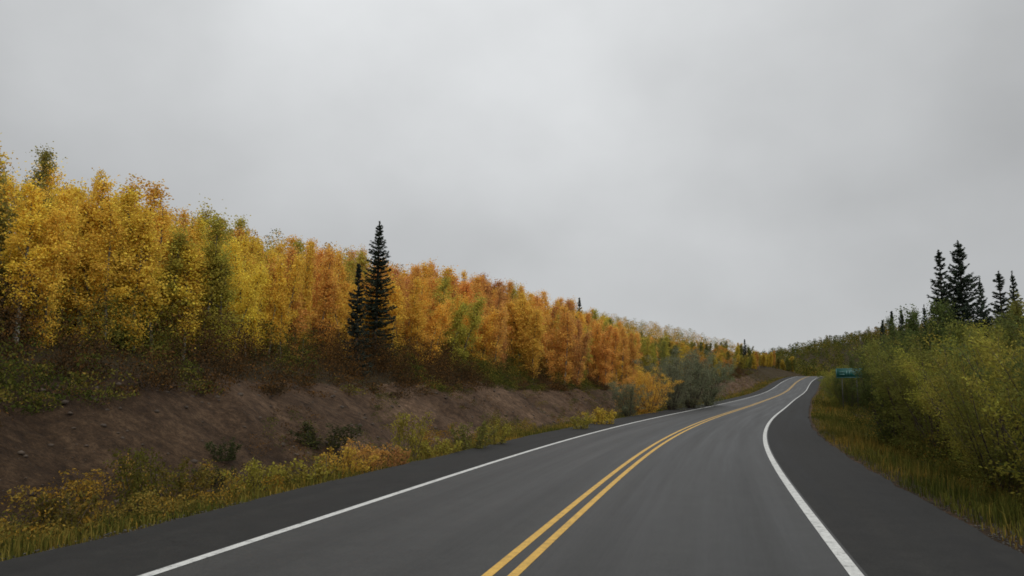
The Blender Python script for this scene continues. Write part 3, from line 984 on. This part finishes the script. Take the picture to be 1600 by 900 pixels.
# the lettering is a smear of strokes in the photograph: blurred bars, an arch, a slanted pair
strokes = []
def bar(x0, x1, z0, z1):
    strokes.append(((x0, -.019, sz + z0), (x1, -.0125, sz + z1)))
bar(-.82, -.36, .08, .15); bar(-.82, -.36, -.15, -.08)
bar(-.24, -.16, -.2, .2); bar(-.15, -.01, .12, .2); bar(0, .08, -.2, .2)
for k in range(6):
    bar(.20 + k * .035, .25 + k * .035, .14 - k * .06, .2 - k * .06)
    bar(.44 + k * .04, .50 + k * .04, -.16 + k * .06, -.10 + k * .06)
bar(.36, .74, -.03, .03)
link('lettering', boxes_mesh('lettering', strokes, M_SIGNW), pan)
for px_ in (-0.62, 0.62):
    link('post', box_mesh('post', (px_ - .04, .0125, -.3), (px_ + .04, .09, sz + SH - .05), M_POST), sign)

# ------------------------------------------------------------------ ground cover (stuff)


def cover_mesh(name, pos, n_per, spread, height, lsize, hue, rng, mat=M_COVER, aspect=0.5, upright=0.5):
    """clumps of small leaves around each position"""
    n = len(pos)
    per = np.repeat(np.arange(n), n_per)
    m = len(per)
    hh = np.repeat(height, n_per) if not np.isscalar(height) else np.full(m, height)
    sp = np.repeat(spread, n_per) if not np.isscalar(spread) else np.full(m, spread)
    t = rng.random(m) ** 0.75
    r = np.sqrt(rng.random(m)) * sp * (0.35 + 0.65 * np.sin(np.pi * np.clip(t * 0.85 + 0.12, 0, 1)))
    a = rng.uniform(0, 2 * np.pi, m)
    c = pos[per] + np.stack([r * np.cos(a), r * np.sin(a), t * hh], -1)
    al = rand_unit(m, rng) + np.array([0, 0, upright])
    ls = np.repeat(lsize, n_per) if not np.isscalar(lsize) else lsize
    V, F = leaf_quads(c, ls, rng, aspect, 0, al)
    hv = np.clip(hue[per] + rng.normal(size=m) * 0.07, 0, 1)
    return make_mesh(name, V, [F], mat, {'hue': np.repeat(hv, 4), 'rnd2': np.repeat(rng.random(m), 4)})


def blades_mesh(name, pos, h, w, hue, rng):
    n = len(pos)
    az = rng.uniform(0, 2 * np.pi, n); lean = np.abs(rng.normal(size=n)) * 0.35 + 0.08
    side = np.stack([-np.sin(az), np.cos(az), np.zeros(n)], -1) * w[:, None] * 0.5
    out = np.stack([np.cos(az), np.sin(az), np.zeros(n)], -1)
    mid = pos + out * (lean * h * 0.3)[:, None] + np.array([0, 0, 1.0]) * (h * 0.6)[:, None]
    tip = pos + out * (lean * h * 0.95)[:, None] + np.array([0, 0, 1.0]) * (h * (1 - 0.25 * lean))[:, None]
    V = np.stack([pos - side - [0, 0, .03], pos + side - [0, 0, .03], mid + side * 0.8, mid - side * 0.8, tip], 1).reshape(-1, 3)
    b = np.arange(n)[:, None] * 5
    return make_mesh(name, V, [b + np.array([[0, 1, 2, 3]]), b + np.array([[3, 2, 4]])], M_COVER, {'hue': np.repeat(np.clip(hue, 0, 1), 5), 'rnd2': np.repeat(rng.random(n), 5)})


def scatter_sd(n, s0, s1, d0, d1, rng, power=1.0):
    u = rng.random(n) ** power
    s = s0 + (s1 - s0) * u
    d = rng.uniform(d0, d1, n)
    x, y, _ = sd_to_xyz(s, d)
    z = ground_z(x, y)
    return np.stack([x, y, z], -1), s, d


rg = np.random.default_rng(77)
# grass along both verges
parts_ = []
for (n, s0, s1, d0, d1, hm, wm, pw) in ((24000, 6, 70, -8.8, -5.75, 0.24, 0.014, 1.4), (9000, 60, 290, -9.0, -5.8, 0.34, 0.05, 1.3),
                                        (30000, 8, 70, 5.8, 9.6, 0.34, 0.014, 1.4), (9000, 60, 290, 5.8, 9.0, 0.36, 0.05, 1.3)):
    P, s_, d_ = scatter_sd(n, s0, s1, d0, d1, rg, pw)
    tuft = vnoise(P[:, 0] * 1.6, P[:, 1] * 1.6, 5)
    far = np.abs(d_) - 5.7
    h_ = hm * (0.35 + 1.0 * tuft) * rg.uniform(0.6, 1.35, n) * np.clip(0.3 + far * 0.9, 0.3, 1.15)
    hue = 0.30 + 0.45 * (vnoise(P[:, 0] * 0.35, P[:, 1] * 0.35, 8) - 0.5) + rg.normal(size=n) * 0.09
    keep = rg.random(n) < 0.25 + 1.2 * tuft
    parts_.append((P[keep], h_[keep], np.full(keep.sum(), wm) * rg.uniform(0.7, 1.4, keep.sum()), hue[keep]))
gm = blades_mesh('verge_grass', *[np.concatenate([q[i] for q in parts_]) for i in range(4)], rg)
link('verge_grass', gm, kind='stuff', label='dull olive and straw grass along both road verges', category='grass')

# weeds on the left verge and thin growth on the bank
P, s_, d_ = scatter_sd(950, 6, 130, -9.6, -6.7, rg, 1.5)
P2, s2, d2 = scatter_sd(900, 30, 250, -9.4, -6.6, rg, 1.2)
P, s_, d_ = np.concatenate([P, P2]), np.concatenate([s_, s2]), np.concatenate([d_, d2])
keep = rg.random(len(P)) < np.clip(3.0 * (vnoise(s_ / 2.8, d_ / 2.0 + 2, 4) - 0.40), 0.03, 1); P, s_, d_ = P[keep], s_[keep], d_[keep]
hue = 0.30 + 0.42 * vnoise(s_ / 4.0, d_ / 3, 9) + rg.normal(size=len(P)) * 0.07 - 0.06
wm_ = cover_mesh('verge_weeds', P, 110, rg.uniform(0.2, 0.45, len(P)), rg.uniform(0.25, 0.9, len(P)) * (0.6 + 0.8 * vnoise(s_ / 5, d_ * 0, 3)), 0.06, hue, rg)
link('verge_weeds', wm_, kind='stuff', label='yellow and olive weeds at the foot of the bank', category='weeds')
P, s_, d_ = scatter_sd(2000, 5, 250, -13.2, -8.8, rg, 1.4)
keep = (vnoise(P[:, 0] / 2.2, P[:, 1] / 2.2, 14) > 0.51) | ((s_ > 110) & (-d_ < 11.2)) | (s_ > 190); P = P[keep]
bm_ = cover_mesh('bank_weeds', P, 60, rg.uniform(0.15, 0.45, len(P)), rg.uniform(0.12, 0.5, len(P)), 0.055, np.where(rg.random(len(P)) < 0.5, rg.uniform(0.02, 0.4, len(P)), rg.uniform(0.85, 1.0, len(P))), rg)
link('bank_weeds', bm_, kind='stuff', label='sparse low weeds on the bare brown bank', category='weeds')
# dull brown undergrowth between the bare bank and the aspens
P, s_, d_ = scatter_sd(3000, 3, 240, -18.5, -12.2, rg, 1.8)
P2, s2, d2 = scatter_sd(1500, 38, 240, -18.0, -12.2, rg, 1.3)
P, s_, d_ = np.concatenate([P, P2]), np.concatenate([s_, s2]), np.concatenate([d_, d2])
hue = np.where(vnoise(P[:, 0] / 2.5, P[:, 1] / 2.5, 19) > 0.45, rg.uniform(0.88, 1.0, len(P)), rg.uniform(0.02, 0.36, len(P)))
um_ = cover_mesh('undergrowth', P, 130, rg.uniform(0.35, 0.85, len(P)), rg.uniform(0.5, 2.3, len(P)) * np.clip((-d_ - 11.4) / 3.2, 0.22, 1), 0.085, hue, rg)
link('undergrowth', um_, kind='stuff', label='brown and olive undergrowth between the bare bank and the aspens', category='undergrowth')
# stones and clods on the bare bank, loose gravel along the tar edges
ico_v = np.array([[0, 0, 1], [.894, 0, .447], [.276, .851, .447], [-.724, .526, .447], [-.724, -.526, .447], [.276, -.851, .447], [.724, .526, -.447], [-.276, .851, -.447], [-.894, 0, -.447], [-.276, -.851, -.447], [.724, -.526, -.447], [0, 0, -1]])
ico_f = np.array([[0, 1, 2], [0, 2, 3], [0, 3, 4], [0, 4, 5], [0, 5, 1], [1, 6, 2], [2, 7, 3], [3, 8, 4], [4, 9, 5], [5, 10, 1], [2, 6, 7], [3, 7, 8], [4, 8, 9], [5, 9, 10], [1, 10, 6], [11, 7, 6], [11, 8, 7], [11, 9, 8], [11, 10, 9], [11, 6, 10]])


def stones_mesh(name, pos, size, mat):
    n = len(pos)
    V = ico_v[None] * rg.uniform(0.7, 1.25, (n, 12, 1)) * np.stack([rg.uniform(.8, 1.3, n), rg.uniform(.8, 1.3, n), rg.uniform(.45, .8, n)], -1)[:, None] * size[:, None, None]
    V = V + pos[:, None]
    F = ico_f[None] + (np.arange(n) * 12)[:, None, None]
    return make_mesh(name, V.reshape(-1, 3), [F.reshape(-1, 3)], mat)


M_STONE = bark_material('bank_stone', (0.028, 0.018, 0.011), (0.070, 0.050, 0.033), 3)
M_GRAVEL = bark_material('edge_gravel', (0.02, 0.018, 0.015), (0.08, 0.072, 0.06), 5)
P, s_, d_ = scatter_sd(2600, 5, 110, -13.4, -8.8, rg, 1.5)
link('bank_stones', stones_mesh('bank_stones', P, 0.015 + 0.10 * rg.random(len(P)) ** 6, M_STONE), kind='stuff', label='stones and clods scattered on the bare brown bank', category='stones')
Pa, _, _ = scatter_sd(3000, 6, 60, -6.15, -5.35, rg, 1.6)
Pb, _, _ = scatter_sd(3000, 7, 60, 5.35, 6.2, rg, 1.6)
P = np.concatenate([Pa, Pb]); P[:, 2] = np.maximum(P[:, 2], P[:, 2] + 0.03)
link('edge_gravel', stones_mesh('edge_gravel', P, rg.uniform(0.006, 0.02, len(P)), M_GRAVEL), kind='stuff', label='loose gravel along both edges of the tar', category='gravel')
# undergrowth under the thicket on the right
P, s_, d_ = scatter_sd(1300, 10, 250, 7.9, 14, rg, 1.6)
hue = rg.uniform(0.05, 0.5, len(P))
tm_ = cover_mesh('thicket_undergrowth', P, 80, rg.uniform(0.3, 0.6, len(P)), rg.uniform(0.4, 1.1, len(P)), 0.075, hue, rg)
link('thicket_undergrowth', tm_, kind='stuff', label='low olive growth under the right thicket', category='undergrowth')
# aspens filling the slope behind the rows, one mass of crowns
P, s_, d_ = scatter_sd(1100, -6, 300, -62, -25, rg, 1.1)
hue = np.where(rg.random(len(P)) < 0.75, rg.uniform(0.48, 0.70, len(P)), rg.uniform(0.1, 0.4, len(P)))
P[:, 2] += 0.8
wm2 = cover_mesh('aspen_wood', P, 190, rg.uniform(0.9, 1.5, len(P)), rg.uniform(3.2, 5.0, len(P)), 0.16, hue, rg, M_WOOD, aspect=0.8, upright=0.0)
link('aspen_wood', wm2, kind='stuff', label='mass of autumn aspens up the slope behind the rows', category='wood')

# ------------------------------------------------------------------ the wooded hill beyond the bend
n = 5200
hx = rg.uniform(-40, 330, n); hy = 288 + 200 * rg.random(n) ** 1.15
near = np.hypot(hx[:, None] - CXs[None, ::6], hy[:, None] - CYs[None, ::6]).min(1)
ok = near > 9
hx, hy = hx[ok], hy[ok]
hz = ground_z(hx, hy)
P = np.stack([hx, hy, hz - 1.3], -1)
patch = vnoise(hx / 22, hy / 22, 71)
hue = np.where(patch < 0.56, rg.uniform(0.05, 0.36, len(P)), rg.uniform(0.25, 0.80, len(P)))
M_HILL = blade_material('hill_leaves', 1.1)
hm_ = cover_mesh('hill_forest', P, 90, rg.uniform(1.2, 2.4, len(P)), rg.uniform(3.5, 7.5, len(P)), 0.45, hue, rg, M_HILL, aspect=0.8, upright=0.0)
link('hill_forest', hm_, kind='stuff', label='green and rust forest on the hill beyond the bend', category='forest')
